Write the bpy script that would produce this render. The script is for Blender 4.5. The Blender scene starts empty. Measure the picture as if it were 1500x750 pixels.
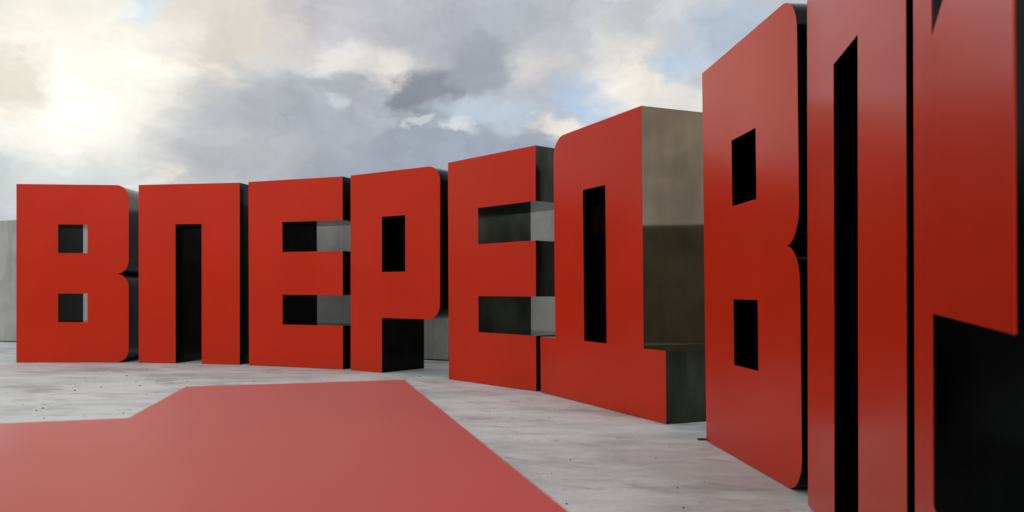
import bpy, bmesh, math, random
from mathutils import Vector, Matrix
from mathutils.geometry import tessellate_polygon
random.seed(7)
S = bpy.context.scene
COL = S.collection

# ------------------------------------------------------------------ camera
cam = bpy.data.cameras.new('camera')
cam.sensor_width = 36.0
cam.lens = 1218.1 / 1500 * 36
cam.shift_y = 52.64 / 1500
cam.clip_start = 0.05
cam.clip_end = 2000
cam.dof.use_dof = True
cam.dof.focus_distance = 9.5
cam.dof.aperture_fstop = 5.0
camo = bpy.data.objects.new('camera', cam)
COL.objects.link(camo)
camo.location = (0, 0, 1.209)
camo.rotation_euler = (math.pi / 2 + 0.00065, -0.0034, 0)
S.camera = camo

# ------------------------------------------------------------------ picture settings
S.view_settings.view_transform = 'Standard'
S.view_settings.look = 'None'
S.view_settings.exposure = 0.0
S.view_settings.gamma = 1.0
S.render.resolution_x = 1024
S.render.resolution_y = 512

# ------------------------------------------------------------------ node helpers
class NT:
    def __init__(s, tree):
        s.t = tree; s.n = tree.nodes; s.l = tree.links
    def new(s, typ, **kw):
        nd = s.n.new(typ)
        for k, v in kw.items():
            setattr(nd, k, v)
        return nd
    def put(s, sock, v):
        if isinstance(v, bpy.types.NodeSocket):
            s.l.new(v, sock)
        else:
            sock.default_value = v
    def math(s, op, a, b=0.0, c=None, clamp=False):
        nd = s.new('ShaderNodeMath', operation=op, use_clamp=clamp)
        s.put(nd.inputs[0], a); s.put(nd.inputs[1], b)
        if c is not None: s.put(nd.inputs[2], c)
        return nd.outputs[0]
    def vmath(s, op, a, b=(0, 0, 0), scale=None):
        nd = s.new('ShaderNodeVectorMath', operation=op)
        s.put(nd.inputs[0], a)
        if scale is not None: s.put(nd.inputs['Scale'], scale)
        else: s.put(nd.inputs[1], b)
        return nd.outputs[1] if op in ('LENGTH', 'DOT_PRODUCT', 'DISTANCE') else nd.outputs[0]
    def noise(s, vec, scale, detail=4, rough=.55, dist=0, out=0):
        nd = s.new('ShaderNodeTexNoise')
        s.put(nd.inputs['Vector'], vec)
        nd.inputs['Scale'].default_value = scale
        nd.inputs['Detail'].default_value = detail
        nd.inputs['Roughness'].default_value = rough
        nd.inputs['Distortion'].default_value = dist
        return nd.outputs[out]
    def mix(s, fac, a, b, mode='MIX'):
        nd = s.new('ShaderNodeMix', data_type='RGBA', blend_type=mode)
        s.put(nd.inputs[0], fac); s.put(nd.inputs[6], a); s.put(nd.inputs[7], b)
        return nd.outputs[2]
    def remap(s, v, a, b, c=0.0, d=1.0, smooth=True):
        nd = s.new('ShaderNodeMapRange', interpolation_type='SMOOTHSTEP' if smooth else 'LINEAR')
        s.put(nd.inputs[0], v)
        for i, q in enumerate((a, b, c, d)): nd.inputs[i + 1].default_value = q
        return nd.outputs[0]
    def mapping(s, vec, loc=(0, 0, 0), rot=(0, 0, 0), scale=(1, 1, 1)):
        nd = s.new('ShaderNodeMapping')
        s.put(nd.inputs[0], vec)
        nd.inputs[1].default_value = loc; nd.inputs[2].default_value = rot; nd.inputs[3].default_value = scale
        return nd.outputs[0]

def lin(r, g, b, k=1.0):
    f = lambda c: (c / 255 / 12.92) if c / 255 <= .04045 else ((c / 255 + .055) / 1.055) ** 2.4
    return (f(r) * k, f(g) * k, f(b) * k, 1.0)

# ------------------------------------------------------------------ world: cloudy evening sky, sun veiled low on the left
W = bpy.data.worlds.new('World')
S.world = W
W.use_nodes = True
w = NT(W.node_tree)
w.n.clear()
SUN_AZ, SUN_EL = -28.3, 12.3            # degrees, azimuth from +Y towards +X
tc = w.new('ShaderNodeTexCoord')
D = w.vmath('NORMALIZE', tc.outputs['Generated'])
sky = w.new('ShaderNodeTexSky', sky_type='NISHITA')
sky.sun_disc = False
sky.sun_elevation = math.radians(SUN_EL)
sky.sun_rotation = math.radians(SUN_AZ)
sky.altitude = 20; sky.dust_density = 1.5
nish = w.vmath('SCALE', sky.outputs[0], scale=0.085)
sep = w.new('ShaderNodeSeparateXYZ'); w.l.new(D, sep.inputs[0])
X, Y, Z = sep.outputs
RAD = 180 / math.pi
AZ = w.math('MULTIPLY', w.math('ARCTAN2', X, Y), RAD)
EL = w.math('MULTIPLY', w.math('ARCSINE', Z), RAD)
# cloud-layer coordinates (flattened dome) and a warp of the angular coordinates
den = w.math('ADD', w.math('MAXIMUM', Z, 0.0), 0.22)
cx = w.math('DIVIDE', X, den); cy = w.math('DIVIDE', Y, den)
cmb = w.new('ShaderNodeCombineXYZ'); w.l.new(cx, cmb.inputs[0]); w.l.new(cy, cmb.inputs[1])
P = cmb.outputs[0]
AE = w.new('ShaderNodeCombineXYZ'); w.l.new(AZ, AE.inputs[0]); w.l.new(EL, AE.inputs[1])
AEs = w.vmath('MULTIPLY', AE.outputs[0], (0.09, 0.15, 0))
n1 = w.noise(AEs, 1.3, 5, .6, 0, 1)
n2 = w.noise(AEs, 4.6, 8, .61, 0, 1)
wv = w.vmath('ADD', w.vmath('MULTIPLY', w.vmath('SUBTRACT', n1, (.5, .5, .5)), (5, 3, 0)),
             w.vmath('MULTIPLY', w.vmath('SUBTRACT', n2, (.5, .5, .5)), (4.0, 2.7, 0)))
AW = w.vmath('ADD', AE.outputs[0], wv)
# base cloud deck: grey with soft lighter parts
nb = w.noise(P, 1.6, 7, .58, .3)
deck = w.mix(w.remap(nb, .40, .62), lin(184, 189, 197), lin(218, 219, 220))
gap = w.remap(w.noise(w.vmath('ADD', P, (7.3, 2.1, 0)), 1.1, 6, .6, .2), .57, .68)
nm = w.new('ShaderNodeMix', data_type='RGBA')
deck = w.mix(w.math('MULTIPLY', gap, .55), deck, w.vmath('MAXIMUM', nish, lin(172, 196, 218)[:3]))

def blob(col, az, el, ra, re, c, amt=1.0, soft=.55, warp=1.0):
    """an individual cloud or gap of the deck, by its bearing and height over the horizon"""
    src = AW if warp else AE.outputs[0]
    v = w.vmath('SUBTRACT', src, (az, el, 0))
    v = w.vmath('DIVIDE', v, (ra, re, 1))
    r = w.vmath('LENGTH', v)
    m = w.remap(r, 1 + soft, 1 - soft, 0, amt)
    return w.mix(m, col, c)
C = deck
CLOUDS = [(-15.3, 25.0, 63.33, 8.19, (205, 207, 210), 1, 0.5, 0.72),
          (-27.0, 13.2, 9.65, 6.55, (231, 227, 215), 1, 0.8, 0.72),
          (-31.0, 15.9, 5.36, 3.28, (208, 205, 192), 1, 0.6, 0.72),
          (-29.6, 6.7, 8.82, 1.31, (190, 200, 202), 1, 0.8, 0.62),
          (-6.1, 9.0, 15.86, 2.73, (152, 162, 177), 1, 0.9, 0.52),
          (-14.8, 11.3, 6.82, 3.28, (170, 175, 184), 1, 0.85, 0.52),
          (-19.1, 8.9, 5.21, 1.91, (196, 197, 196), 1, 0.6, 0.62),
          (-7.1, 18.2, 9.58, 2.46, (192, 190, 196), 1, 0.8, 0.62),
          (-19.1, 17.3, 4.78, 2.46, (226, 218, 207), 1, 0.8, 0.62),
          (-24.0, 17.3, 1.14, 0.98, (205, 221, 232), 1, 0.8, 0.62),
          (-9.8, 15.2, 4.01, 1.2, (228, 225, 219), 1.0, 0.85, 0.47),
          (-7.8, 14.4, 1.24, 1.09, (231, 227, 219), 1.02, 0.85, 0.42),
          (-11.4, 12.9, 1.03, 0.66, (217, 221, 225), 1, 0.7, 0.52),
          (0.9, 15.6, 2.92, 1.64, (224, 220, 214), 1, 0.9, 0.62),
          (-1.0, 17.7, 7.29, 2.18, (180, 185, 194), 1, 0.8, 0.62),
          (-2.9, 15.4, 2.91, 2.29, (166, 170, 180), 1, 0.85, 0.52),
          (-5.6, 13.4, 2.79, 1.8, (139, 143, 153), 1, 1.0, 0.32),
          (-2.4, 15.1, 1.94, 2.51, (160, 165, 175), 1, 0.8, 0.32),
          (-11.6, 13.8, 1.59, 0.76, (170, 174, 182), 1, 0.8, 0.52),
          (2.3, 13.3, 3.88, 1.42, (176, 180, 190), 1, 0.7, 0.52),
          (-1.5, 11.9, 4.62, 0.98, (188, 203, 216), 1, 0.7, 0.52),
          (5.6, 13.3, 2.65, 1.53, (184, 205, 228), 1, 0.9, 0.52),
          (-6.8, 11.6, 0.72, 0.27, (226, 230, 232), 1, 0.6, 0.52),
          (-4.2, 11.1, 0.97, 0.33, (226, 230, 232), 1, 0.6, 0.52),
          (8.6, 14.4, 3.14, 2.62, (236, 231, 221), 1.03, 0.95, 0.52),
          (7.0, 16.7, 1.25, 1.42, (228, 226, 220), 1, 0.8, 0.52),
          (9.7, 17.7, 6.14, 1.64, (198, 201, 206), 1, 0.7, 0.62),
          (11.8, 15.5, 1.96, 0.87, (186, 203, 222), 1, 0.9, 0.52),
          (15.1, 17.0, 3.17, 1.91, (182, 197, 214), 1, 0.85, 0.62),
          (11.6, 12.7, 2.33, 0.98, (232, 228, 222), 1, 0.7, 0.52),
          (3.2, 11.3, 1.65, 0.87, (236, 229, 220), 1, 0.95, 0.47),
          (6.1, 11.3, 1.44, 0.66, (196, 210, 224), 1, 0.7, 0.52),
          (-31.5, 12.2, 2.19, 1.64, (186, 182, 166), 0.95, 0.95, 0.62)]
for az, el, ra, re, rgb, k, amt, soft in CLOUDS:
    C = blob(C, az, el, ra, re, lin(*rgb, k), amt, soft)
# fine wisps over everything
wisp = w.noise(w.vmath('ADD', w.vmath('SCALE', AW, scale=.11), (3, 9, 0)), 2.6, 8, .58, .4)
C = w.vmath('SCALE', C, scale=w.remap(wisp, .32, .68, .90, 1.10, False))
# veiled sun: wide warm glow through thin cloud
sd = (math.sin(math.radians(SUN_AZ)) * math.cos(math.radians(SUN_EL)), math.cos(math.radians(SUN_AZ)) * math.cos(math.radians(SUN_EL)), math.sin(math.radians(SUN_EL)))
dot = w.vmath('DOT_PRODUCT', w.vmath('NORMALIZE', w.vmath('ADD', D, w.vmath('SCALE', wv, scale=.018))), sd)
ang = w.math('MULTIPLY', w.math('ARCCOSINE', w.math('MINIMUM', dot, .99999)), RAD)
g1 = w.remap(ang, 9.5, 1.5, 0, 1)
C = w.vmath('ADD', C, w.vmath('SCALE', (1.0, .965, .86), scale=w.math('MULTIPLY', g1, .34)))
# overcast sky is brighter towards the zenith
up = w.remap(Z, .32, .95, 1.0, 1.25, True)
back = w.remap(Y, .1, -.85, 1.0, 2.45, True)       # unseen sky behind the viewer, brightened to light the letter faces
up = w.math('MULTIPLY', up, back)
C = w.vmath('SCALE', C, scale=up)
# below the horizon
C = w.mix(w.remap(Z, -.02, 0.0), (0.16, .16, .16, 1), C)
bg = w.new('ShaderNodeBackground'); w.l.new(C, bg.inputs[0]); bg.inputs[1].default_value = 1.0
ow = w.new('ShaderNodeOutputWorld'); w.l.new(bg.outputs[0], ow.inputs[0])
W.cycles.sampling_method = 'MANUAL'
W.cycles.sample_map_resolution = 512

# ------------------------------------------------------------------ sun, very soft behind cloud
sl = bpy.data.lights.new('sun', 'SUN')
sl.energy = 0.5
sl.angle = math.radians(110)
sl.color = (1.0, .90, .74)
so = bpy.data.objects.new('sun', sl)
COL.objects.link(so)
so.rotation_euler = Vector(sd).to_track_quat('Z', 'Y').to_euler()
so.location = Vector(sd) * 60

# ------------------------------------------------------------------ materials
def mat(name):
    m = bpy.data.materials.new(name); m.use_nodes = True
    t = NT(m.node_tree)
    b = t.n['Principled BSDF']
    return m, t, b

def bump(t, b, h, dist, strength=1.0):
    nd = t.new('ShaderNodeBump'); nd.inputs['Distance'].default_value = dist; nd.inputs['Strength'].default_value = strength
    t.l.new(h, nd.inputs['Height']); t.l.new(nd.outputs[0], b.inputs['Normal'])

def objvec(t):
    c = t.new('ShaderNodeTexCoord'); oi = t.new('ShaderNodeObjectInfo')
    sc = t.math('MULTIPLY', oi.outputs['Random'], 40.0)
    cb = t.new('ShaderNodeCombineXYZ')
    t.l.new(sc, cb.inputs[0]); t.l.new(sc, cb.inputs[2])
    return t.vmath('ADD', c.outputs['Object'], cb.outputs[0])

def paint(name, c0, c1, ior, r0, r1):
    m, t, b = mat(name)
    v = objvec(t)
    n = t.noise(v, .8, 3, .5)
    col = t.mix(t.remap(n, .3, .7), c0, c1)
    # faint dust and rubbing marks, a little more of them in the lowest hand's breadth
    oc = t.new('ShaderNodeTexCoord'); sz = t.new('ShaderNodeSeparateXYZ'); t.l.new(oc.outputs['Object'], sz.inputs[0])
    rub = t.remap(t.noise(t.mapping(v, rot=(0, .4, 0), scale=(1, 1, 3)), 1.8, 9, .7, .3), .60, .74, 0, .16)
    foot = t.math('MULTIPLY', t.remap(sz.outputs[2], .22, 0, 0, .30), t.remap(t.noise(v, 5, 6, .65), .40, .66))
    col = t.mix(t.math('ADD', rub, foot, clamp=True), col, (.20, .050, .032, 1))
    t.put(b.inputs['Base Color'], col)
    t.put(b.inputs['Roughness'], t.remap(t.noise(v, .55, 3, .5, .2), .3, .7, r0, r1))
    b.inputs['IOR'].default_value = ior
    bump(t, b, t.noise(v, .9, 2, .5), .0025, .25)
    return m
M_RED = paint('red_paint', (.495, .0235, .0062, 1), (.535, .0265, .0078, 1), 1.20, .22, .27)
M_RED_DIM = paint('dimmed_red_paint', (.41, .022, .015, 1), (.455, .026, .017, 1), 1.20, .26, .34)  # the letters' red, darkened to imitate weaker light on the upward face

def steel(name, c0, c1, ro=1.0):
    m, t, b = mat(name)
    v = objvec(t)
    streak = t.noise(t.mapping(v, scale=(2.2, 2.2, .45)), 1.5, 7, .62, .2)
    blot = t.noise(v, 1.4, 6, .6, .4)
    mxx = t.math('MULTIPLY', t.math('ADD', streak, blot), .5)
    t.put(b.inputs['Base Color'], t.mix(t.remap(mxx, .38, .62), c0, c1))
    b.inputs['Metallic'].default_value = 1.0
    t.put(b.inputs['Roughness'], t.remap(blot, .3, .72, .10 * ro, .22 * ro, False))
    bump(t, b, t.noise(v, 1.1, 3, .5), .004 * ro, .5)
    return m
M_STEEL = steel('blackened_steel', (.006, .0065, .006, 1), (.015, .0165, .015, 1))
M_GREY = steel('grey_oiled_steel', (.028, .030, .026, 1), (.062, .065, .053, 1))
M_BARE = steel('bare_brown_steel', (.125, .096, .062, 1), (.152, .120, .080, 1), .22)

M_EDGE, t, b = mat('dark_steel_back')
b.inputs['Base Color'].default_value = (.03, .03, .028, 1); b.inputs['Roughness'].default_value = .45; b.inputs['Metallic'].default_value = .6

M_FLOOR, t, b = mat('concrete_floor')
c = t.new('ShaderNodeTexCoord'); v = c.outputs['Object']
big = t.noise(v, .35, 6, .6, .3)
mid = t.noise(v, 1.7, 8, .66, .5)
wide = t.mapping(v, rot=(0, 0, .12), scale=(.62, 1, 1))       # trowel marks run across
st = t.noise(t.vmath('ADD', wide, (11, 5, 0)), .85, 10, .74, .35)
st2 = t.noise(t.vmath('ADD', wide, (31, 15, 0)), 3.1, 10, .76, .4)
trow = t.noise(t.mapping(v, rot=(0, 0, -.1), scale=(.62, 1.5, 1)), 1.9, 8, .7, .25)
sm = t.noise(v, 24, 7, .72)
spk = t.noise(v, 70, 3, .6)
col = t.mix(t.remap(big, .40, .60), (.44, .455, .425, 1), (.60, .625, .59, 1))
col = t.mix(t.remap(trow, .45, .66, 0, .55), col, (.66, .69, .66, 1))
col = t.mix(t.remap(trow, .47, .36, 0, .28), col, (.33, .35, .33, 1))
col = t.mix(t.remap(st, .50, .64, 0, .75), col, (.27, .29, .27, 1))
near = t.math('MULTIPLY', t.remap(st2, .545, .66, 0, .85), t.remap(mid, .38, .58))
col = t.mix(near, col, (.20, .21, .195, 1))
col = t.mix(t.remap(sm, .38, .72, 0, .38), col, (.38, .39, .37, 1))
col = t.mix(t.remap(spk, .66, .72, 0, .3), col, (.16, .16, .15, 1))
t.put(b.inputs['Base Color'], col)
t.put(b.inputs['Roughness'], t.remap(trow, .3, .7, .45, .75, False))
bump(t, b, t.math('ADD', t.noise(v, 9, 8, .7), t.math('MULTIPLY', mid, 1.2)), .008, .7)

M_WALL, t, b = mat('concrete_wall')
c = t.new('ShaderNodeTexCoord'); v = c.outputs['Object']
big = t.noise(v, .7, 6, .6, .3)
run = t.noise(t.mapping(v, scale=(2.4, 2.4, .35)), 1.4, 7, .65, .2)
col = t.mix(t.remap(big, .35, .66), (.265, .262, .238, 1), (.38, .372, .335, 1))
col = t.mix(t.remap(run, .45, .7, 0, .45), col, (.20, .205, .19, 1))
t.put(b.inputs['Base Color'], col)
b.inputs['Roughness'].default_value = .85
bump(t, b, t.noise(v, 12, 7, .7), .006, .6)

M_GRIT, t, b = mat('dark_grit')
b.inputs['Base Color'].default_value = (.035, .033, .03, 1); b.inputs['Roughness'].default_value = .9

# ------------------------------------------------------------------ object helpers
def tag(o, label=None, cat=None, group=None, kind=None):
    if label: o['label'] = label
    if cat: o['category'] = cat
    if group: o['group'] = group
    if kind: o['kind'] = kind
    return o

def link(name, verts, faces, m, parent=None, smooth=None, bevel=0):
    me = bpy.data.meshes.new(name)
    me.from_pydata(verts, [], faces); me.update()
    bm = bmesh.new(); bm.from_mesh(me)
    bmesh.ops.remove_doubles(bm, verts=bm.verts, dist=1e-5)
    bmesh.ops.recalc_face_normals(bm, faces=bm.faces)
    if bevel: bmesh.ops.dissolve_limit(bm, angle_limit=.004, verts=bm.verts, edges=bm.edges)
    bm.to_mesh(me); bm.free()
    me.materials.append(m)
    if smooth:
        for p in me.polygons: p.use_smooth = True
        me.set_sharp_from_angle(angle=math.radians(smooth))
    o = bpy.data.objects.new(name, me); COL.objects.link(o)
    if parent: o.parent = parent
    if bevel:
        md = o.modifiers.new('bevel', 'BEVEL'); md.width = bevel; md.segments = 2; md.limit_method = 'ANGLE'; md.angle_limit = math.radians(40)
    return o

def arc(cx, cy, rx, ry, a0, a1, n=10):
    return [(cx + rx * math.cos(math.radians(a0 + (a1 - a0) * i / n)), cy + ry * math.sin(math.radians(a0 + (a1 - a0) * i / n))) for i in range(n + 1)]

def rect(u0, v0, u1, v1): return [(u0, v0), (u1, v0), (u1, v1), (u0, v1)]

H, DEP, PT = 3.0, 0.932, 0.003          # letter height, depth, thickness of the red front panel
R = .075
def shape_ve():
    w_, tu = .6138, .548
    o = [(0, 0)] + arc(w_ - .07, .075, .07, .075, -90, 0) + arc(w_ - .066, .50 - .078, .066, .078, 0, 90) \
        + arc(w_ - .066, .50 + .078, .066, .078, -90, 0)[1:] + arc(w_ - .07, 1 - .075, .07, .075, 0, 90) + [(0, 1)]
    return o, [rect(.2265, .2264, .3872, .387), rect(.2265, .6151, .3872, .7757)]
def shape_pe():
    return [(0, 0), (.2283, 0), (.2283, .7759), (.3881, .7759), (.3881, 0), (.6166, 0), (.6166, 1), (0, 1)], []
def shape_ye():
    return [(0, 0), (.6059, 0), (.6059, .2263), (.2243, .2263), (.2243, .3856), (.6059, .3856), (.6059, .6142),
            (.2243, .6142), (.2243, .7744), (.6059, .7744), (.6059, 1), (0, 1)], []
def shape_er():
    w_ = .6083
    o = [(0, 0), (.2245, 0), (.2245, .273)] + arc(w_ - R, .273 + R, R, R, -90, 0) + arc(w_ - R, 1 - R, R, R, 0, 90) + [(0, 1)]
    return o, [rect(.2245, .5018, .3841, .7766)]
def shape_de():
    o = [(0, 0), (.8796, 0), (.8796, .2244), (.7568, .2244), (.7568, 1)] + arc(.133 + .085, 1 - .075, .085, .075, 90, 180) + [(.133, .2244), (0, .2244)]
    return o, [rect(.365, .2271, .5259, .7741)]
SHAPES = {'ve': shape_ve, 'pe': shape_pe, 'ye': shape_ye, 'er': shape_er, 'de': shape_de}

def solid_plate(outer, holes, y0, y1, f):
    loops = [outer] + [list(reversed(h)) for h in holes]
    tris = tessellate_polygon([[Vector((p[0], p[1], 0)) for p in lp] for lp in loops])
    flat = [p for lp in loops for p in lp]; n = len(flat)
    vs = [f(p[0], y0, p[1]) for p in flat] + [f(p[0], y1, p[1]) for p in flat]
    fs = [tuple(t) for t in tris] + [tuple(i + n for i in reversed(t)) for t in tris]
    k = 0
    for lp in loops:
        m = len(lp)
        for i in range(m):
            a, b_ = k + i, k + (i + 1) % m
            fs.append((a, b_, b_ + n, a + n))
        k += m
    return vs, fs

def runs(loop, limit=25):
    """split a closed outline at its sharp corners into the runs of its side sheets"""
    n = len(loop)
    def turn(i):
        a, b_, c_ = Vector(loop[i - 1]), Vector(loop[i]), Vector(loop[(i + 1) % n])
        d1, d2 = b_ - a, c_ - b_
        return abs(math.degrees(d1.angle_signed(d2))) if d1.length > 1e-6 and d2.length > 1e-6 else 0
    corners = [i for i in range(n) if turn(i) > limit]
    out = []
    for k, i in enumerate(corners):
        j = corners[(k + 1) % len(corners)]
        seq = [i]
        while seq[-1] != j: seq.append((seq[-1] + 1) % n)
        out.append([loop[q] for q in seq])
    return out

def make_letter(kind, loc, rot, lean, label, M_SIDE):
    root = bpy.data.objects.new('steel_letter', None); COL.objects.link(root)
    root.location = (loc[0], loc[1], 0.003); root.rotation_euler = (0, 0, rot)
    tag(root, label, 'letter sculpture', 'tall red steel letters standing in a curve')
    outer, holes = SHAPES[kind]()
    f = lambda u, y, v_: (u * H, y - lean * v_ * H, v_ * H)
    vs, fs = solid_plate(outer, holes, 0, PT, f)
    link('front_panel', vs, fs, M_RED, root, bevel=.0008)
    vs, fs = solid_plate(outer, holes, DEP - .004, DEP, f)
    link('back_panel', vs, fs, M_SIDE, root)
    for lp in runs(outer):
        if max(p[1] for p in lp) < 1e-6: continue        # underside rests on the floor
        vs = [f(p[0], PT, p[1]) for p in lp] + [f(p[0], DEP - .004, p[1]) for p in lp]
        n = len(lp)
        link('side_panel', vs, [(i, i + 1, i + 1 + n, i + n) for i in range(n - 1)], M_GREY if (kind == 'de' and lp[0][0] > .85 and lp[-1][0] > .85) else M_SIDE, root, smooth=40)
    for h in holes:
        for i in range(4):
            a, b_ = h[i], h[(i + 1) % 4]
            link('recess_panel', [f(a[0], PT, a[1]), f(b_[0], PT, b_[1]), f(b_[0], DEP - .004, b_[1]), f(a[0], DEP - .004, a[1])], [(0, 1, 2, 3)], M_SIDE, root)
    return root

# ------------------------------------------------------------------ setting: floor, walls
gv = [(-150, -120, 0), (150, -120, 0), (150, 180, 0), (-150, 180, 0)]
g = link('floor', gv, [(0, 1, 2, 3)], M_FLOOR); tag(g, 'worn pale grey concrete terrace floor with stains', kind='structure')

WD = Vector((.9077, -.4197)); WN = Vector((.4197, .9077))
def wall(name, p0, p1, label, h=2.87, th=.25, base_h=.02):
    a, b_ = Vector(p0), Vector(p1)
    d = (b_ - a).normalized(); nrm = Vector((-d.y, d.x))
    root = bpy.data.objects.new(name, None); COL.objects.link(root)
    root.location = (a.x, a.y, 0)
    tag(root, label, 'wall')
    L = (b_ - a).length; k = max(1, round(L / 3.6)); s = L / k
    ang_ = math.atan2(d.y, d.x)
    root.rotation_euler = (0, 0, ang_)
    for i in range(k):
        x0, x1 = i * s + .006, (i + 1) * s - .006
        dy = random.uniform(-.004, .004)
        bm = bmesh.new()
        bmesh.ops.create_cube(bm, size=1)
        bmesh.ops.scale(bm, vec=(x1 - x0, th, h - base_h), verts=bm.verts)
        bmesh.ops.translate(bm, vec=((x0 + x1) / 2, th / 2 + dy, base_h + (h - base_h) / 2), verts=bm.verts)
        bmesh.ops.bevel(bm, geom=bm.edges[:], offset=.008, segments=1, affect='EDGES')
        me = bpy.data.meshes.new('concrete_panel'); bm.to_mesh(me); bm.free(); me.materials.append(M_WALL)
        o = bpy.data.objects.new('concrete_panel', me); COL.objects.link(o); o.parent = root
    bm = bmesh.new(); bmesh.ops.create_cube(bm, size=1)
    bmesh.ops.scale(bm, vec=(L, th - .06, h - .03), verts=bm.verts)
    bmesh.ops.translate(bm, vec=(L / 2, th / 2 + .01, (h - .03) / 2), verts=bm.verts)
    me = bpy.data.meshes.new('wall_core'); bm.to_mesh(me); bm.free(); me.materials.append(M_EDGE)
    o = bpy.data.objects.new('wall_core', me); COL.objects.link(o); o.parent = root
    return root
corner = (14.77, 7.28)
far_left = (corner[0] - WD.x * 42, corner[1] - WD.y * 42)
wall('parapet_wall', far_left, corner, 'long plain grey concrete wall behind the row of red letters')
rear = (corner[0] - WN.x * 22, corner[1] - WN.y * 22)
wall('parapet_wall', (corner[0] + WN.x * .25, corner[1] + WN.y * .25), rear, 'grey concrete wall beyond the right side, mirrored in the bare steel side of the wide-based letter Д')

rear_left = (far_left[0] - WN.x * 22, far_left[1] - WN.y * 22)
wall('parapet_wall', (rear[0] + WD.x * .25, rear[1] + WD.y * .25), rear_left, 'grey concrete wall behind the viewer, closing the terrace opposite the letters')
wall('parapet_wall', (rear_left[0] - WN.x * .25, rear_left[1] - WN.y * .25), (far_left[0] - WN.x * .02, far_left[1] - WN.y * .02), 'grey concrete wall far to the left beyond the edge of the picture')

# ------------------------------------------------------------------ the letters
LET = [
 ('ve', (-8.3275, 13.978), .0589, .0068, 'leftmost red letter В with two square holes, nearest the exposed stretch of concrete wall'),
 ('pe', (-6.3044, 14.0573), -.1857, .008, 'small far red letter П like a doorway, between the leftmost В and the far Е'),
 ('ye', (-4.3063, 13.6323), -.3906, .0108, 'far red letter Е between the doorway-shaped П and the letter Р'),
 ('er', (-2.4838, 12.8246), -.6328, .0051, 'red letter Р with one tall hole and a rounded bowl over a dark foot'),
 ('ye', (-.872, 11.5347), -.8701, .0093, 'middle red letter Е between the letter Р and the wide-based Д, wall showing through its gaps'),
 ('de', (.3534, 10.0582), -1.1542, .0145, 'red letter Д with tall slot, wide foot and brownish bare steel side'),
 ('ve', (1.5921, 6.7936), -1.4934, .0154, 'big near red letter В with two narrow dark holes, right of the Д'),
 ('pe', (1.6932, 4.747), -1.7346, .0047, 'big near red letter П with a tall dark slot, taller than the picture'),
 ('ye', (1.307, 2.6856), -1.9614, .0061, 'nearest red letter Е at the right edge, cut off by the picture'),
]
SIDES = [M_STEEL, M_STEEL, M_STEEL, M_STEEL, M_GREY, M_BARE, M_STEEL, M_STEEL, M_STEEL]
for a, ms in zip(LET, SIDES): make_letter(*a, ms)

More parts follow.
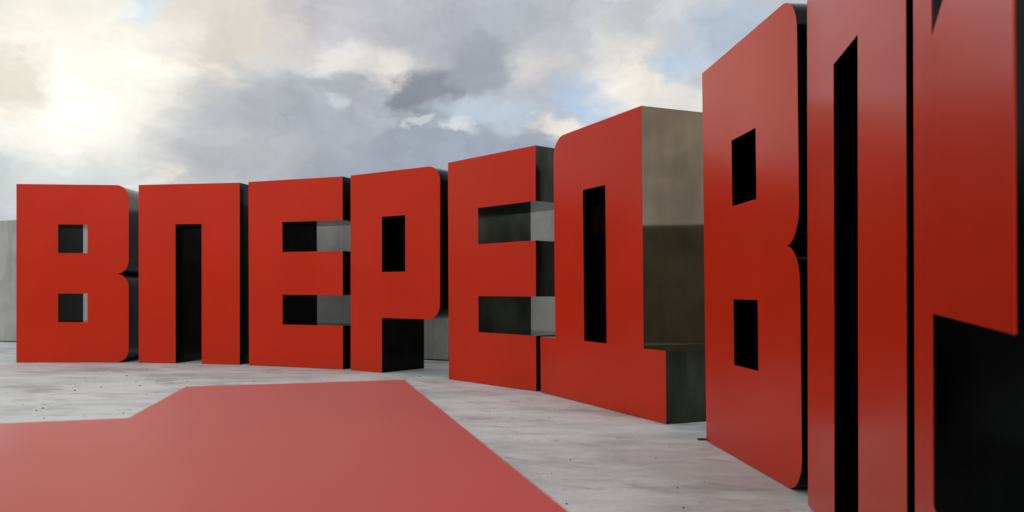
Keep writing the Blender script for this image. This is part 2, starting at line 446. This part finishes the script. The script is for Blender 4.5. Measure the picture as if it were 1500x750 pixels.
# the letter lying on its back under the viewer: its red face is the foreground plane
def lying():
    top = .932
    cx_, cy_ = -.34, 2.632
    dv = Vector((.253, -.968))                     # from foot to head
    A = [(-1.92, 1.437), (-.838, 1.818), (-.949, 2.422), (-.34, 2.632), (.418, -.27)]
    F = Vector((-1.33, -.87))
    outer = A[1:] + [tuple(F + Vector((.22, .075)))] + [tuple(F + Vector((.06, .06)))] + [tuple(F + Vector((-.045, .22)))] \
        + [tuple(Vector(A[0]) + Vector((.05, -.22)))] + [tuple(Vector(A[0]) + Vector((.06, -.06)))] + [tuple(Vector(A[0]) + Vector((.21, .0741)))]
    outer.reverse()
    o0 = Vector((-.34, 2.632)); uu = Vector((-.951, -.309))
    hole = [tuple(o0 + dv * a + uu * b_) for a, b_ in ((1.72, .68), (1.72, 1.15), (2.35, 1.15), (2.35, .68))]
    root = bpy.data.objects.new('steel_letter', None); COL.objects.link(root); root.location = (-.5, 1, .003)
    tag(root, 'flat red steel letter lying face up in the foreground, pinkish with reflected sky', 'letter sculpture')
    f = lambda u, y, v_: (u + .5, v_ - 1, top - .003 - y)
    vs, fs = solid_plate(outer, [hole], 0, PT, f)
    link('front_panel', vs, fs, M_RED_DIM, root, bevel=.0008)
    vs, fs = solid_plate(outer, [hole], top - .01, top - .004, f)
    link('back_panel', vs, fs, M_STEEL, root)
    for lp in runs(outer, 50):
        n = len(lp)
        vs = [f(p[0], PT, p[1]) for p in lp] + [f(p[0], top - .01, p[1]) for p in lp]
        link('side_panel', vs, [(i, i + 1, i + 1 + n, i + n) for i in range(n - 1)], M_STEEL, root)
    for i in range(4):
        a, b_ = hole[i], hole[(i + 1) % 4]
        link('recess_panel', [f(a[0], PT, a[1]), f(b_[0], PT, b_[1]), f(b_[0], top - .01, b_[1]), f(a[0], top - .01, a[1])], [(0, 1, 2, 3)], M_STEEL, root)
lying()

# thin packing plate sticking out at the foot of the big near letter
bm = bmesh.new(); bmesh.ops.create_cube(bm, size=1)
bmesh.ops.scale(bm, vec=(.085, .05, .009), verts=bm.verts)
bmesh.ops.bevel(bm, geom=bm.edges[:], offset=.002, segments=1, affect='EDGES')
me = bpy.data.meshes.new('packing_plate'); bm.to_mesh(me); bm.free(); me.materials.append(M_EDGE)
o = bpy.data.objects.new('packing_plate', me); COL.objects.link(o)
o.location = (1.575, 6.845, .007); o.rotation_euler = (0, 0, .08)
tag(o, 'thin dark packing plate sticking out at the left foot of the big near letter В', 'metal plate')

# ------------------------------------------------------------------ grit on the floor
vs, fs = [], []
def pebble(x, y, r):
    k = len(vs); ph = random.uniform(0, 6)
    n = 6
    for i in range(n):
        a = ph + i * 2 * math.pi / n; q = r * random.uniform(.6, 1.15)
        vs.append((x + q * math.cos(a), y + q * math.sin(a), .001))
    for i in range(n):
        a = ph + i * 2 * math.pi / n; q = r * random.uniform(.35, .8)
        vs.append((x + q * math.cos(a), y + q * math.sin(a), .001 + r * random.uniform(.5, .9)))
    for i in range(n):
        j = (i + 1) % n
        fs.append((k + i, k + j, k + n + j, k + n + i))
    fs.append(tuple(k + n + i for i in range(n)))
for i in range(170):
    y_ = random.uniform(3.2, 14); x_ = random.uniform(-.62 * y_, .55 * y_)
    pebble(x_, y_, random.choice((.003, .004, .005, .006, .009)) * (1 + y_ * .05))
for i in range(22):
    pebble(random.gauss(-5.2, 1.3), random.gauss(9.8, 1.3), random.uniform(.005, .011))
o = link('floor_grit', vs, fs, M_GRIT); tag(o, 'dark grit and small crumbs scattered over the pale concrete floor', 'grit', kind='stuff')
